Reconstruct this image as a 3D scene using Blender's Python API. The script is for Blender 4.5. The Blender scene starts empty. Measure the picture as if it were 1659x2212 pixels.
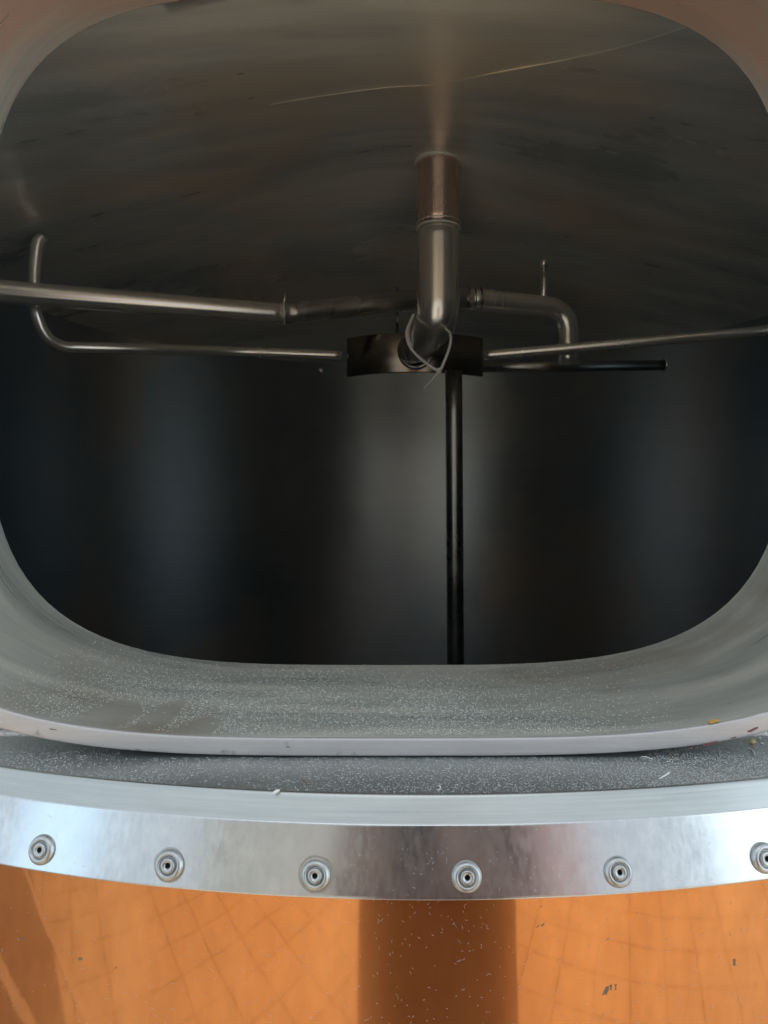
import bpy, bmesh, math, random
from mathutils import Vector, Matrix, noise
random.seed(7)
R = math.radians
SC = bpy.context.scene
COL = SC.collection
CZ = 1.35            # height of the lens above the floor
FP = 1597.0          # focal length in pixels of a 1659 x 2212 view

# ------------------------------------------------------------------ camera
cam = bpy.data.cameras.new('camera')
cam_o = bpy.data.objects.new('camera', cam); COL.objects.link(cam_o)
cam_o.location = (0, 0, CZ); cam_o.rotation_euler = (R(90), 0, 0)
cam.sensor_fit = 'VERTICAL'; cam.sensor_height = 36; cam.lens = 26.0
cam.clip_start = 0.01; cam.clip_end = 60
cam.dof.use_dof = True; cam.dof.focus_distance = 0.55; cam.dof.aperture_fstop = 24
SC.camera = cam_o

# ------------------------------------------------------------------ world (dim indoor surroundings) and lamps
w = bpy.data.worlds.new('World'); SC.world = w; w.use_nodes = True
bg = w.node_tree.nodes['Background']
bg.inputs[0].default_value = (0.80, 0.89, 0.98, 1); bg.inputs[1].default_value = 0.95

def area(name, loc, aim, sx, sy, power, color, spread=180):
    l = bpy.data.lights.new(name, 'AREA'); l.shape = 'RECTANGLE'; l.size = sx; l.size_y = sy
    l.energy = power; l.color = color; l.spread = R(spread)
    o = bpy.data.objects.new(name, l); COL.objects.link(o); o.location = loc
    d = Vector(aim) - Vector(loc)
    o.rotation_euler = d.to_track_quat('-Z', 'Y').to_euler()
    return o
area('window_light_right', (4.4, -2.3, 1.9), (0, -2.2, 1.7), 3.4, 3.4, 50, (0.74, 0.89, 1.0))
area('window_light_left', (-4.1, -2.7, 1.65), (0, -0.6, 1.3), 1.1, 3.0, 9.5, (0.42, 0.74, 1.0))
area('floor_fill_light', (0.5, -2.2, 3.6), (0.5, -2.1, 0), 4.6, 2.0, 54, (1.0, 0.96, 0.90), 84)  # added unseen lamp, spread narrowed to brighten the floor and spare the kettle

SC.view_settings.view_transform = 'Standard'; SC.view_settings.look = 'None'
SC.view_settings.exposure = 0.18; SC.view_settings.gamma = 1
SC.render.engine = 'CYCLES'
SC.cycles.max_bounces = 14; SC.cycles.glossy_bounces = 12; SC.cycles.diffuse_bounces = 4
SC.cycles.caustics_reflective = True
SC.cycles.sample_clamp_indirect = 4

# ------------------------------------------------------------------ helpers
def W(u, v, Y):
    return Vector(((u-829.5)/FP*Y, Y, CZ-(v-1106)/FP*Y))

def tag(o, label=None, cat=None, group=None, kind=None):
    if label: o['label'] = label
    if cat: o['category'] = cat
    if group: o['group'] = group
    if kind: o['kind'] = kind
    return o

def empty(name, loc=(0, 0, 0)):
    o = bpy.data.objects.new(name, None); o.empty_display_size = 0.05
    COL.objects.link(o); o.location = loc
    return o

def wloc(o):
    v = Vector((0, 0, 0))
    while o: v = v + Vector(o.location); o = o.parent
    return v

def mesh_obj(name, me, mats, parent=None, loc=None, smooth=True):
    """mesh given in world coordinates; loc = where its origin goes"""
    if not isinstance(mats, (list, tuple)): mats = [mats]
    me.name = name
    for m in mats: me.materials.append(m)
    o = bpy.data.objects.new(name, me); COL.objects.link(o)
    if smooth: me.shade_smooth()
    base = wloc(parent) if parent else Vector((0, 0, 0))
    tgt = Vector(loc) if loc is not None else base
    if tgt.length > 1e-9: me.transform(Matrix.Translation(-tgt))
    o.location = tgt - base
    if parent: o.parent = parent
    return o

def from_data(vs, fs):
    me = bpy.data.meshes.new('m'); me.from_pydata([tuple(v) for v in vs], [], fs)
    bm = bmesh.new(); bm.from_mesh(me)
    bmesh.ops.recalc_face_normals(bm, faces=bm.faces[:]); bm.to_mesh(me); bm.free()
    me.update(); return me

def add_tube(VF, pts, rad, n=20, caps=True, jitter=0.0):
    vs, fs = VF
    pts = [Vector(p) for p in pts]
    N = len(pts); rad = rad if isinstance(rad, (list, tuple)) else [rad]*N
    t0 = (pts[1]-pts[0]).normalized()
    up = Vector((0, 0, 1)) if abs(t0.z) < .9 else Vector((0, 1, 0))
    nrm = t0.cross(up).normalized(); prev = t0; start = len(vs)
    for i in range(N):
        t = (pts[min(i+1, N-1)]-pts[max(i-1, 0)]).normalized()
        nrm = (prev.rotation_difference(t) @ nrm); nrm = (nrm - t*nrm.dot(t)).normalized(); prev = t
        b = t.cross(nrm)
        for k in range(n):
            a = 2*math.pi*k/n
            rr = rad[i]*(1+jitter*random.uniform(-1, 1))
            vs.append(pts[i]+(nrm*math.cos(a)+b*math.sin(a))*rr)
    for i in range(N-1):
        for k in range(n):
            a = start+i*n+k; b_ = start+i*n+(k+1) % n
            fs.append((a, b_, b_+n, a+n))
    if caps:
        fs.append(tuple(start+k for k in range(n))[::-1])
        fs.append(tuple(start+(N-1)*n+k for k in range(n)))
    return VF

def smooth_path(pts, sub=8):
    pts = [Vector(p) for p in pts]; out = []
    P = [2*pts[0]-pts[1]]+pts+[2*pts[-1]-pts[-2]]
    for i in range(1, len(P)-2):
        for k in range(sub):
            t = k/sub
            a, b, c, d = P[i-1], P[i], P[i+1], P[i+2]
            out.append(0.5*((2*b)+(c-a)*t+(2*a-5*b+4*c-d)*t*t+(-a+3*b-3*c+d)*t**3))
    out.append(pts[-1]); return out

def fillet_path(pts, rads, sub=10):
    """polyline with rounded corners"""
    pts = [Vector(p) for p in pts]; out = [pts[0]]
    for i in range(1, len(pts)-1):
        r = rads[i-1]; a = (pts[i-1]-pts[i]); b = (pts[i+1]-pts[i])
        if r <= 0: out.append(pts[i]); continue
        an, bn = a.normalized(), b.normalized()
        ang = an.angle(bn); d = min(r/math.tan(ang/2), a.length*.49, b.length*.49)
        p0 = pts[i]+an*d; p1 = pts[i]+bn*d
        for k in range(sub+1):
            t = k/sub; out.append(p0*(1-t)**2+pts[i]*2*t*(1-t)+p1*t*t)
    out.append(pts[-1])
    fin = [out[0]]
    for a, b in zip(out, out[1:]):
        m = max(1, int((b-a).length/0.02))
        for k in range(1, m+1): fin.append(a.lerp(b, k/m))
    return fin

def tube(name, pts, rad, mat, parent=None, n=24, caps=True, jitter=0):
    return mesh_obj(name, from_data(*add_tube(([], []), pts, rad, n, caps, jitter)), mat, parent)

def lathe(profile, n=40, axis_at=(0, 0, 0), direction=(0, 0, 1)):
    """profile: (radius, height) list, about a direction"""
    q = Vector((0, 0, 1)).rotation_difference(Vector(direction).normalized())
    vs, fs = [], []
    for r, h in profile:
        for k in range(n):
            a = 2*math.pi*k/n
            vs.append(Vector(axis_at)+q @ Vector((r*math.cos(a), r*math.sin(a), h)))
    for i in range(len(profile)-1):
        for k in range(n):
            a = i*n+k; b = i*n+(k+1) % n
            fs.append((a, b, b+n, a+n))
    if profile[0][0] > 1e-6: fs.append(tuple(range(n))[::-1])
    if profile[-1][0] > 1e-6: fs.append(tuple((len(profile)-1)*n+k for k in range(n)))
    me = from_data(vs, fs)
    bm = bmesh.new(); bm.from_mesh(me); bmesh.ops.remove_doubles(bm, verts=bm.verts[:], dist=1e-6)
    bm.to_mesh(me); bm.free(); return me

# ------------------------------------------------------------------ materials
def mat(name): 
    m = bpy.data.materials.new(name); m.use_nodes = True
    return m, m.node_tree.nodes, m.node_tree.links, m.node_tree.nodes['Principled BSDF']

def metal(name, c0, c1, r0, r1, scale=(3, 3, 3), nscale=4.0, grain=(200, 200, 6), grain_rough=.08,
          bump=0.0, aniso=0.0, blotch=None, spots=None, grain_bump=0.0, brushed=0.05, detail=6, met=1.0, arot=None):
    m, N, L, P = mat(name)
    P.inputs['Metallic'].default_value = met; P.inputs['Anisotropic'].default_value = aniso
    if arot is not None:
        tg = N.new('ShaderNodeTangent'); tg.direction_type = 'RADIAL'; tg.axis = 'Z'; L.new(tg.outputs[0], P.inputs['Tangent'])
        P.inputs['Anisotropic Rotation'].default_value = arot
    tc = N.new('ShaderNodeTexCoord')
    mp = N.new('ShaderNodeMapping'); mp.inputs['Scale'].default_value = scale; L.new(tc.outputs['Object'], mp.inputs[0])
    n1 = N.new('ShaderNodeTexNoise'); n1.inputs['Scale'].default_value = nscale; n1.inputs['Detail'].default_value = detail
    n1.inputs['Roughness'].default_value = .6; L.new(mp.outputs[0], n1.inputs['Vector'])
    rmp = N.new('ShaderNodeMapRange'); rmp.inputs[1].default_value = .35; rmp.inputs[2].default_value = .65
    L.new(n1.outputs[0], rmp.inputs[0])
    mp2 = N.new('ShaderNodeMapping'); mp2.inputs['Scale'].default_value = grain; L.new(tc.outputs['Object'], mp2.inputs[0])
    n2 = N.new('ShaderNodeTexNoise'); n2.inputs['Scale'].default_value = 1; n2.inputs['Detail'].default_value = 3
    L.new(mp2.outputs[0], n2.inputs['Vector'])
    mix = N.new('ShaderNodeMix'); mix.data_type = 'RGBA'
    mix.inputs[6].default_value = (*c0, 1); mix.inputs[7].default_value = (*c1, 1); L.new(rmp.outputs[0], mix.inputs[0])
    # brushed grain in colour
    gm = N.new('ShaderNodeMapRange'); gm.inputs[1].default_value = .3; gm.inputs[2].default_value = .7
    gm.inputs[3].default_value = 1-brushed; gm.inputs[4].default_value = 1+brushed
    L.new(n2.outputs[0], gm.inputs[0])
    vm = N.new('ShaderNodeVectorMath'); vm.operation = 'SCALE'; L.new(mix.outputs[2], vm.inputs[0]); L.new(gm.outputs[0], vm.inputs['Scale'])
    col = vm.outputs[0]
    if blotch:
        bcol, bsc, lo, hi = blotch
        n3 = N.new('ShaderNodeTexNoise'); n3.inputs['Scale'].default_value = bsc; n3.inputs['Detail'].default_value = 4
        L.new(tc.outputs['Object'], n3.inputs['Vector'])
        r3 = N.new('ShaderNodeMapRange'); r3.inputs[1].default_value = lo; r3.inputs[2].default_value = hi; L.new(n3.outputs[0], r3.inputs[0])
        mx = N.new('ShaderNodeMix'); mx.data_type = 'RGBA'; mx.inputs[7].default_value = (*bcol, 1)
        L.new(col, mx.inputs[6]); L.new(r3.outputs[0], mx.inputs[0]); col = mx.outputs[2]
    L.new(col, P.inputs['Base Color'])
    ra = N.new('ShaderNodeMapRange'); ra.inputs[3].default_value = r0; ra.inputs[4].default_value = r1; L.new(rmp.outputs[0], ra.inputs[0])
    rb = N.new('ShaderNodeMapRange'); rb.inputs[1].default_value = .3; rb.inputs[2].default_value = .7
    rb.inputs[3].default_value = -grain_rough; rb.inputs[4].default_value = grain_rough; L.new(n2.outputs[0], rb.inputs[0])
    ad = N.new('ShaderNodeMath'); ad.operation = 'ADD'; ad.use_clamp = True
    L.new(ra.outputs[0], ad.inputs[0]); L.new(rb.outputs[0], ad.inputs[1]); L.new(ad.outputs[0], P.inputs['Roughness'])
    last = None
    if bump:
        b = N.new('ShaderNodeBump'); b.inputs['Strength'].default_value = 1; b.inputs['Distance'].default_value = bump
        L.new(n1.outputs[0], b.inputs['Height']); last = b
    if grain_bump:
        b2 = N.new('ShaderNodeBump'); b2.inputs['Strength'].default_value = 1; b2.inputs['Distance'].default_value = grain_bump
        L.new(n2.outputs[0], b2.inputs['Height'])
        if last: L.new(last.outputs[0], b2.inputs['Normal'])
        last = b2
    if last: L.new(last.outputs[0], P.inputs['Normal'])
    return m

def plain(name, c, rough=.6, c2=None, nscale=20, bump=0, metallic=0, spec=.5):
    m, N, L, P = mat(name)
    P.inputs['Roughness'].default_value = rough; P.inputs['Metallic'].default_value = metallic
    P.inputs['Specular IOR Level'].default_value = spec
    tc = N.new('ShaderNodeTexCoord'); n = N.new('ShaderNodeTexNoise'); n.inputs['Scale'].default_value = nscale
    n.inputs['Detail'].default_value = 5; L.new(tc.outputs['Object'], n.inputs['Vector'])
    mix = N.new('ShaderNodeMix'); mix.data_type = 'RGBA'
    mix.inputs[6].default_value = (*c, 1); mix.inputs[7].default_value = (*(c2 or tuple(x*.85 for x in c)), 1)
    L.new(n.outputs[0], mix.inputs[0]); L.new(mix.outputs[2], P.inputs['Base Color'])
    if bump:
        b = N.new('ShaderNodeBump'); b.inputs['Distance'].default_value = bump
        L.new(n.outputs[0], b.inputs['Height']); L.new(b.outputs[0], P.inputs['Normal'])
    return m

M = {}
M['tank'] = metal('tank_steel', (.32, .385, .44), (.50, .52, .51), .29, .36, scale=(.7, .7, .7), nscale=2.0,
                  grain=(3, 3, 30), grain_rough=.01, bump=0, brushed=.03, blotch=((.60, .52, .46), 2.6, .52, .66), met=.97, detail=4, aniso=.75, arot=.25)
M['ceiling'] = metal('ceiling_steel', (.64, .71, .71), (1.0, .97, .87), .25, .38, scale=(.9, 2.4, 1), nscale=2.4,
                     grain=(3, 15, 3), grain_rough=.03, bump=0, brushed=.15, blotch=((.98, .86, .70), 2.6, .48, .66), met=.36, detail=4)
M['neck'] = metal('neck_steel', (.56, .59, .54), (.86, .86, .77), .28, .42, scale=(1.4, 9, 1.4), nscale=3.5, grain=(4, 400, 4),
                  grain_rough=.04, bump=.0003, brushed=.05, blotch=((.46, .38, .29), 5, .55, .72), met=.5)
# painted bounce : the neck colour turns salmon towards the top for warm reflected light
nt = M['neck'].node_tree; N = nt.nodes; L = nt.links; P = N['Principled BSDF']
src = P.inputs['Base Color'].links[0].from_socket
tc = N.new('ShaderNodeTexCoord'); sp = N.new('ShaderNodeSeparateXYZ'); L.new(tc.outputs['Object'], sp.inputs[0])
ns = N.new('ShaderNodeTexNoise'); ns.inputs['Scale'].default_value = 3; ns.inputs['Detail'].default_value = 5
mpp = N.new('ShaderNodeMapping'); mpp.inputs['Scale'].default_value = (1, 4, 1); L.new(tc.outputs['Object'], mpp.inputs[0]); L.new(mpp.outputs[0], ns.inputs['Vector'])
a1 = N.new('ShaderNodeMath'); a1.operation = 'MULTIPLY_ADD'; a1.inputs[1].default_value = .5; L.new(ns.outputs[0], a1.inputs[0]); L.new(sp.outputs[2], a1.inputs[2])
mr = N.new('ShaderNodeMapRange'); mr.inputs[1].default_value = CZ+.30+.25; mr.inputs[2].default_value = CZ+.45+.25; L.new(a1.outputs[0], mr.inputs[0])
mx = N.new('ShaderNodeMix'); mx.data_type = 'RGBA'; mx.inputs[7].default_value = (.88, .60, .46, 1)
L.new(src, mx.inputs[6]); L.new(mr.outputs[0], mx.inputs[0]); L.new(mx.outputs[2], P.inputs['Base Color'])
M['lip'] = metal('lip_steel', (.49, .475, .475), (.55, .535, .53), .48, .56, scale=(1, 1, 4), nscale=12, grain=(12, 12, 900),
                 grain_rough=.04, brushed=.06, blotch=((.30, .27, .26), 90, .66, .76), met=.5)
M['shelf'] = metal('shelf_steel', (.46, .49, .48), (.54, .565, .55), .32, .40, nscale=8, grain=(8, 400, 8), brushed=.04, grain_rough=.04, met=.8)
M['chamfer'] = metal('chamfer_steel', (.43, .455, .44), (.50, .52, .505), .30, .38, scale=(1, 1, 6), nscale=12, grain=(10, 10, 900),
                     grain_rough=.05, brushed=.07, met=.95)
M['band'] = metal('band_steel', (.54, .56, .57), (.60, .615, .615), .17, .20, nscale=30, grain=(380, 380, 90), grain_rough=.035,
                  brushed=.05, met=.92)
M['rivet'] = metal('rivet_steel', (.44, .465, .465), (.50, .52, .52), .32, .38, nscale=100, grain=(500, 500, 500), brushed=.03)
M['hole'] = plain('rivet_hole', (.02, .018, .016), .8)
M['copper'] = metal('polished_copper', (.53, .225, .080), (.61, .275, .105), .035, .06, scale=(1, 1, .35), nscale=22, grain=(160, 160, 60), grain_rough=.012,
                    brushed=.06, blotch=((.55, .24, .09), 9, .56, .74), bump=.00012, met=.88, detail=2)
# a hazy second lobe: wiped copper scatters part of the mirror image
nt = M['copper'].node_tree; P1 = nt.nodes['Principled BSDF']; P2 = nt.nodes.new('ShaderNodeBsdfPrincipled')
P2.inputs['Metallic'].default_value = .92; P2.inputs['Roughness'].default_value = .24
nt.links.new(P1.inputs['Base Color'].links[0].from_socket, P2.inputs['Base Color'])
ms = nt.nodes.new('ShaderNodeMixShader'); ms.inputs[0].default_value = .45
nt.links.new(P1.outputs[0], ms.inputs[1]); nt.links.new(P2.outputs[0], ms.inputs[2])
nt.links.new(ms.outputs[0], [n_ for n_ in nt.nodes if n_.type == 'OUTPUT_MATERIAL'][0].inputs[0])
M['pipe'] = metal('pipe_steel', (.82, .80, .74), (.92, .90, .84), .22, .27, scale=(4, 4, 1), nscale=2, grain=(40, 40, 8), grain_rough=.01, brushed=.02, met=.78, detail=2)
M['reflectpipe'] = metal('painted_reflection_pipe', (.74, .54, .46), (.90, .72, .63), .24, .32, scale=(6, 6, 1), nscale=4, grain=(60, 60, 6), grain_rough=.02, brushed=.06, met=.85, detail=3)  # salmon reflection on plain steel, painted into the base colour
M['dullpipe'] = metal('dull_pipe_steel', (.24, .25, .26), (.36, .36, .36), .24, .34, scale=(4, 4, 4), nscale=3, grain=(30, 30, 30), grain_rough=.02, brushed=.03, detail=2)
M['weld'] = metal('weld_metal', (.85, .85, .82), (.98, .96, .92), .30, .45, nscale=120, grain=(400, 400, 400), bump=.001, brushed=.1, met=.25)
M['drum'] = metal('drum_steel', (.22, .20, .175), (.32, .28, .235), .18, .24, scale=(2, 2, 6), nscale=4, grain=(10, 10, 60), grain_rough=.01, brushed=.03, detail=2)
M['brightpipe'] = metal('bright_pipe_steel', (.92, .90, .84), (.99, .97, .92), .20, .28, scale=(3, 3, 1), nscale=2, grain=(60, 60, 4), grain_rough=.02, brushed=.05, met=.9, detail=2)
M['midpipe'] = metal('middle_pipe_steel', (.50, .49, .46), (.60, .59, .55), .26, .32, scale=(4, 4, 1), nscale=2, grain=(40, 40, 8), grain_rough=.01, brushed=.03, met=.85, detail=2)
M['nylon'] = plain('white_nylon', (.97, .98, .98), .4, (.93, .95, .95))
M['dust'] = plain('pale_dust', (.64, .68, .67), .9)
M['lint'] = plain('white_lint', (.86, .87, .84), .9)
M['orange'] = plain('orange_flake', (.75, .42, .08), .5)
M['cream'] = plain('cream_grain', (.85, .70, .35), .6)
M['stain'] = plain('red_brown_stain', (.20, .06, .07), .5)
M['residue'] = plain('grey_residue', (.20, .17, .12), .95, spec=.05)
M['grime'] = plain('brown_grime', (.28, .20, .13), .8, nscale=200)
M['ringgrime'] = plain('pale_brown_grime', (.46, .45, .40), .35, metallic=.85)
M['tile'] = plain('tan_floor_tile', (.70, .53, .36), .42, (.78, .60, .42), 9, .0006)
M['grout'] = plain('dark_grout', (.53, .40, .27), .9, nscale=60)
M['strip'] = plain('pale_threshold_strip', (.90, .74, .64), .5)
M['mat'] = plain('dark_floor_mat', (.36, .25, .19), .9)
M['wall'] = plain('cream_wall', (.78, .74, .66), .8, nscale=3)
M['post'] = plain('pink_board', (.72, .46, .42), .6, nscale=8)
M['frame'] = plain('window_frame_paint', (.7, .72, .72), .5)
M['glass'] = plain('blue_window_glass', (.30, .50, .62), .1)
M['cloth'] = plain('dark_cloth', (.17, .060, .030), .85, nscale=60)
for k_ in ('cloth',):
    p_ = M[k_].node_tree.nodes['Principled BSDF']; p_.inputs['Sheen Weight'].default_value = .8; p_.inputs['Sheen Roughness'].default_value = .5; p_.inputs['Sheen Tint'].default_value = (1, .75, .6, 1)
M['trousers'] = plain('dark_trousers', (.045, .035, .032), .85, nscale=60)
M['skin'] = plain('skin', (.55, .36, .28), .5, nscale=30)
M['hair'] = plain('dark_hair', (.05, .035, .025), .6)
M['shoe'] = plain('black_shoe', (.03, .03, .03), .5)
M['phone'] = plain('black_phone', (.02, .02, .022), .25)
M['phoneglass'] = plain('phone_lens_glass', (.01, .01, .015), .05)

# ------------------------------------------------------------------ floor with tiles (seen mirrored in the copper)
floor = mesh_obj('floor', from_data([(-6, -7, -.006), (6, -7, -.006), (6, 4, -.006), (-6, 4, -.006)], [(0, 1, 2, 3)]), M['grout'], smooth=False)
tag(floor, kind='structure')
TS, GAP, TA = 0.19, 0.006, R(56)
def tile_mesh():
    s = TS/2-GAP/2; b = .002
    vs = [(-s, -s, -.005), (s, -s, -.005), (s, s, -.005), (-s, s, -.005),
          (-s, -s, -.001), (s, -s, -.001), (s, s, -.001), (-s, s, -.001),
          (-s+b, -s+b, 0), (s-b, -s+b, 0), (s-b, s-b, 0), (-s+b, s-b, 0)]
    fs = [(8, 9, 10, 11)]
    for i in range(4):
        j = (i+1) % 4; fs += [(i, j, j+4, i+4), (i+4, j+4, j+8, i+8)]
    return from_data(vs, fs)
tm = tile_mesh(); tm.materials.append(M['tile']); tm.name = 'tile'
spots = []
for i in range(-40, 41):
    for j in range(-40, 41):
        x = .018+i*TS*math.cos(TA)+j*TS*math.sin(TA); y = .028+(-i*TS*math.sin(TA)+j*TS*math.cos(TA))
        if -4.5 < x < 4.8 and -5 < y < 0.3 : spots.append((math.hypot(x, (y+1.2)), x, y))
spots.sort()
near = spots
for d, x, y in near[:299]:
    o = bpy.data.objects.new('tile', tm); COL.objects.link(o); o.parent = floor
    o.location = (x, y, random.uniform(-.0007, .0007)); o.rotation_euler = (random.gauss(0, .003), random.gauss(0, .003), -TA)
vs, fs = [], []
for d, x, y in near[299:]:
    b = len(vs); q = Matrix.Rotation(-TA, 3, 'Z'); dz = random.uniform(-.0007, .0007)
    for v in tm.vertices: vs.append(q @ v.co + Vector((x, y, dz)))
    for p in tm.polygons: fs.append(tuple(b+i for i in p.vertices))
def slab(name, poly, z0, z1, m, label, cat):
    k = len(poly); vs = [(x, y, z0) for x, y in poly]+[(x, y, z1) for x, y in poly]
    fs_ = [tuple(range(k))[::-1], tuple(range(k, 2*k))]+[(i, (i+1) % k, k+(i+1) % k, k+i) for i in range(k)]
    o = mesh_obj(name, from_data(vs, fs_), M[m], None, smooth=False); tag(o, label, cat); return o
slab('floor_strip', [(-2.9, -.985), (-2.9, -1.01), (-2.33, -.885), (-1.40, -.682), (-1.05, -.59), (-1.05, -.57), (-1.40, -.662), (-2.33, -.86)], .001, .006, 'strip',
     'narrow pale strip crossing the tiled floor, mirrored at the left of the copper', 'floor strip')
slab('floor_threshold', [(-2.9, -.48), (-1.05, -.475), (-1.05, -.43), (-2.9, -.43)], .001, .012, 'strip', 'broader pale threshold mirrored in the bottom left corner of the copper', 'threshold')
slab('floor_mat', [(-2.5, -.95), (-1.93, -.78), (-1.5, -.585), (-1.1, -.50), (-2.9, -.50), (-2.9, -.98)], .0005, .0009+.004, 'mat', 'dark brown mat between the two pale strips, mirrored in the copper', 'mat')
slab('floor_pad', [(-2.9, -.42), (-1.05, -.42), (-1.05, .1), (-2.9, .1)], .0005, .005, 'mat', 'dark pad beyond the broader threshold, mirrored in the bottom left corner', 'mat')
ft = mesh_obj('far_tiles', from_data(vs, fs), M['tile'], floor, smooth=False); ft['kind'] = 'stuff'

# ------------------------------------------------------------------ the wall behind the photographer (mirrored in the steel band)
WX0, WX1, WY, WH = -2.8, 2.3, -4.2, 3.2
wall = mesh_obj('wall', from_data([(WX0, WY, 0), (WX1, WY, 0), (WX1, WY, WH), (WX0, WY, WH), (WX0, WY-.15, 0), (WX1, WY-.15, 0), (WX1, WY-.15, WH), (WX0, WY-.15, WH)],
     [(0, 1, 2, 3), (4, 5, 6, 7), (0, 1, 5, 4), (1, 2, 6, 5), (2, 3, 7, 6), (3, 0, 4, 7)]), M['wall'], smooth=False)
tag(wall, 'cream wall behind the photographer, mirrored in the steel band', 'wall', kind='structure')

# ------------------------------------------------------------------ THE KETTLE
YC, X0 = 1.13, 0.025           # axis of the outer skin
kettle = empty('brewing_kettle', (X0, YC, 0))
tag(kettle, 'copper clad brewing kettle seen through its open rounded stainless steel manway', 'brewing kettle')

# opening curve -----------------------------------------------------
OX, OZ, OW, OH, ON = 0.0035, CZ+0.161, 0.353, 0.2955, 3.75
def ring(off, n=160):
    out = []
    for k in range(n):
        a = 2*math.pi*k/n; c, s = math.cos(a), math.sin(a)
        out.append(Vector((OX+(OW+off)*math.copysign(abs(c)**(2/ON), c), OZ+(OH+off)*math.copysign(abs(s)**(2/ON), s))))
    # resample evenly
    L = [0]
    for i in range(n): L.append(L[-1]+(out[(i+1) % n]-out[i]).length)
    T = L[-1]; res = []; j = 0
    for k in range(n):
        d = T*k/n
        while L[j+1] < d: j += 1
        t = (d-L[j])/(L[j+1]-L[j]); res.append(out[j].lerp(out[(j+1) % n], t))
    return res
def loft(rings):
    vs, fs = [], []; n = len(rings[0][0])
    for pts, y in rings:
        for p in pts: vs.append((p.x, y, p.y))
    for i in range(len(rings)-1):
        for k in range(n):
            a = i*n+k; b = i*n+(k+1) % n
            fs.append((a, b, b+n, a+n))
    return from_data(vs, fs)
Y0, Y1, LIPW = 0.440, 0.650, 0.0110
steps = [(ring(0.0002), Y0+.0020)]+[(ring(0), Y0+.0035+(Y1-Y0-.0035)*t/14) for t in range(15)]
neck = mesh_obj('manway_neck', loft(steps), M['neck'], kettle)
# lip : rolled flat edge
prof = [(0.0002, Y0+.0020), (0.0003, Y0+.0009), (0.0008, Y0+.0002), (.0016, Y0), (.003, Y0-.0001), (LIPW*.5, Y0-.0002), (LIPW-.003, Y0-.0001), (LIPW-.0014, Y0), (LIPW-.0005, Y0+.0003), (LIPW, Y0+.0012), (LIPW, Y0+.004), (LIPW, .4845)]
lip = mesh_obj('rim', loft([(ring(a), y) for a, y in prof]), M['lip'], kettle)
lip['label'] = 'pale brushed rim around the manway'

# surround plate behind the lip + shelf -----------------------------------
def skin_r(z):   # radius of outer skin at the trim
    return YC-0.378
def arc(r, a): return (X0+r*math.sin(a), YC-r*math.cos(a))
YP = 0.4850
# recess plate
o_r = ring(LIPW-.001); vs = [(p.x, YP, p.y) for p in o_r]; n = len(vs); big = []
for p in o_r:
    dx, dz = p.x-OX, p.y-OZ
    big.append((OX+dx*1.10+math.copysign(.002, dx), YP, OZ+math.copysign(min(abs(dz)*1.2+.0, OH+.06), dz)))
bz = CZ-.1455
big = [(x, y, max(z, bz-.002)) for x, y, z in big]
vs += big
plate = mesh_obj('recess_plate', from_data(vs, [(k, (k+1) % n, n+(k+1) % n, n+k) for k in range(n)]), M['shelf'], kettle, smooth=False)

# shelf : grid between chord at YP and the arc
def skinY(x, r): return YC-math.sqrt(max(r*r-(x-X0)**2, 0))
RS = YC-0.3872
vs, fs = [], []; NX, NY = 90, 10
for i in range(NX+1):
    x = X0-.385+.77*i/NX; yf = skinY(x, RS)
    for j in range(NY+1):
        t = j/NY; y = YP*(1-t)+yf*t if yf < YP else YP
        vs.append((x, y, CZ-.1455-.0020*(t if yf < YP else 0)))
for i in range(NX):
    for j in range(NY):
        a = i*(NY+1)+j; fs.append((a, a+1, a+NY+2, a+NY+1))
shelf = mesh_obj('sill_shelf', from_data(vs, fs), M['shelf'], kettle)
shelf['label'] = 'dusty grey sill below the rim'
# top counterpart (soffit)
vs2 = [(x, y, 2*OZ-z+.002) for x, y, z in vs]
mesh_obj('soffit', from_data(vs2, fs), M['shelf'], kettle)
# fillet weld between shelf and recess plate
tube('fillet_weld', [(X0-.38+.76*i/60, YP-.002, CZ-.1448) for i in range(61)], .0026, M['weld'], kettle, n=10, jitter=.04)

# chamfer + band: surfaces of revolution --------------------------------
def revolve(profile, a0, a1, na, thickness=None):
    vs, fs = [], []; m = len(profile)
    for i in range(na+1):
        a = a0+(a1-a0)*i/na
        for r, z in profile:
            x, y = arc(r, a); vs.append((x, y, z))
    for i in range(na):
        for j in range(m-1):
            k = i*m+j; fs.append((k, k+1, k+m+1, k+m))
    return from_data(vs, fs)
AM = R(50)
Zs = lambda v, Y: CZ-(v-1106)/FP*Y
ch_prof = [(YC-.3872, CZ-.1475), (YC-.3864, CZ-.1476), (YC-.3858, CZ-.1480), (YC-.3853, CZ-.1487), (YC-.3848, CZ-.1496), (YC-.3820, CZ-.1545), (YC-.3788, CZ-.1598), (YC-.37835, CZ-.1606)]
mesh_obj('chamfer_strip', revolve(ch_prof, -AM, AM, 140), M['chamfer'], kettle)
BT, BB = (YC-.3783, CZ-.1603), (YC-.3685, CZ-.1934)
def on_b(t): return (BT[0]+(BB[0]-BT[0])*t, BT[1]+(BB[1]-BT[1])*t)
bp = [(BT[0]-.0006, BT[1]+.0004), (BT[0]-.0002, BT[1]+.0002), on_b(.008), on_b(.03), on_b(.3), on_b(.6), on_b(.95), on_b(.985), (BB[0]-.0001, BB[1]-.0001), (BB[0]-.0006, BB[1]-.0004), (BB[0]-.0018, BB[1]-.0003), (BB[0]-.0018, BB[1]+.003)]
band = mesh_obj('trim_band', revolve(bp, -AM, AM, 160), M['band'], kettle)
band['label'] = 'riveted stainless steel trim band above the copper'
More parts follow.
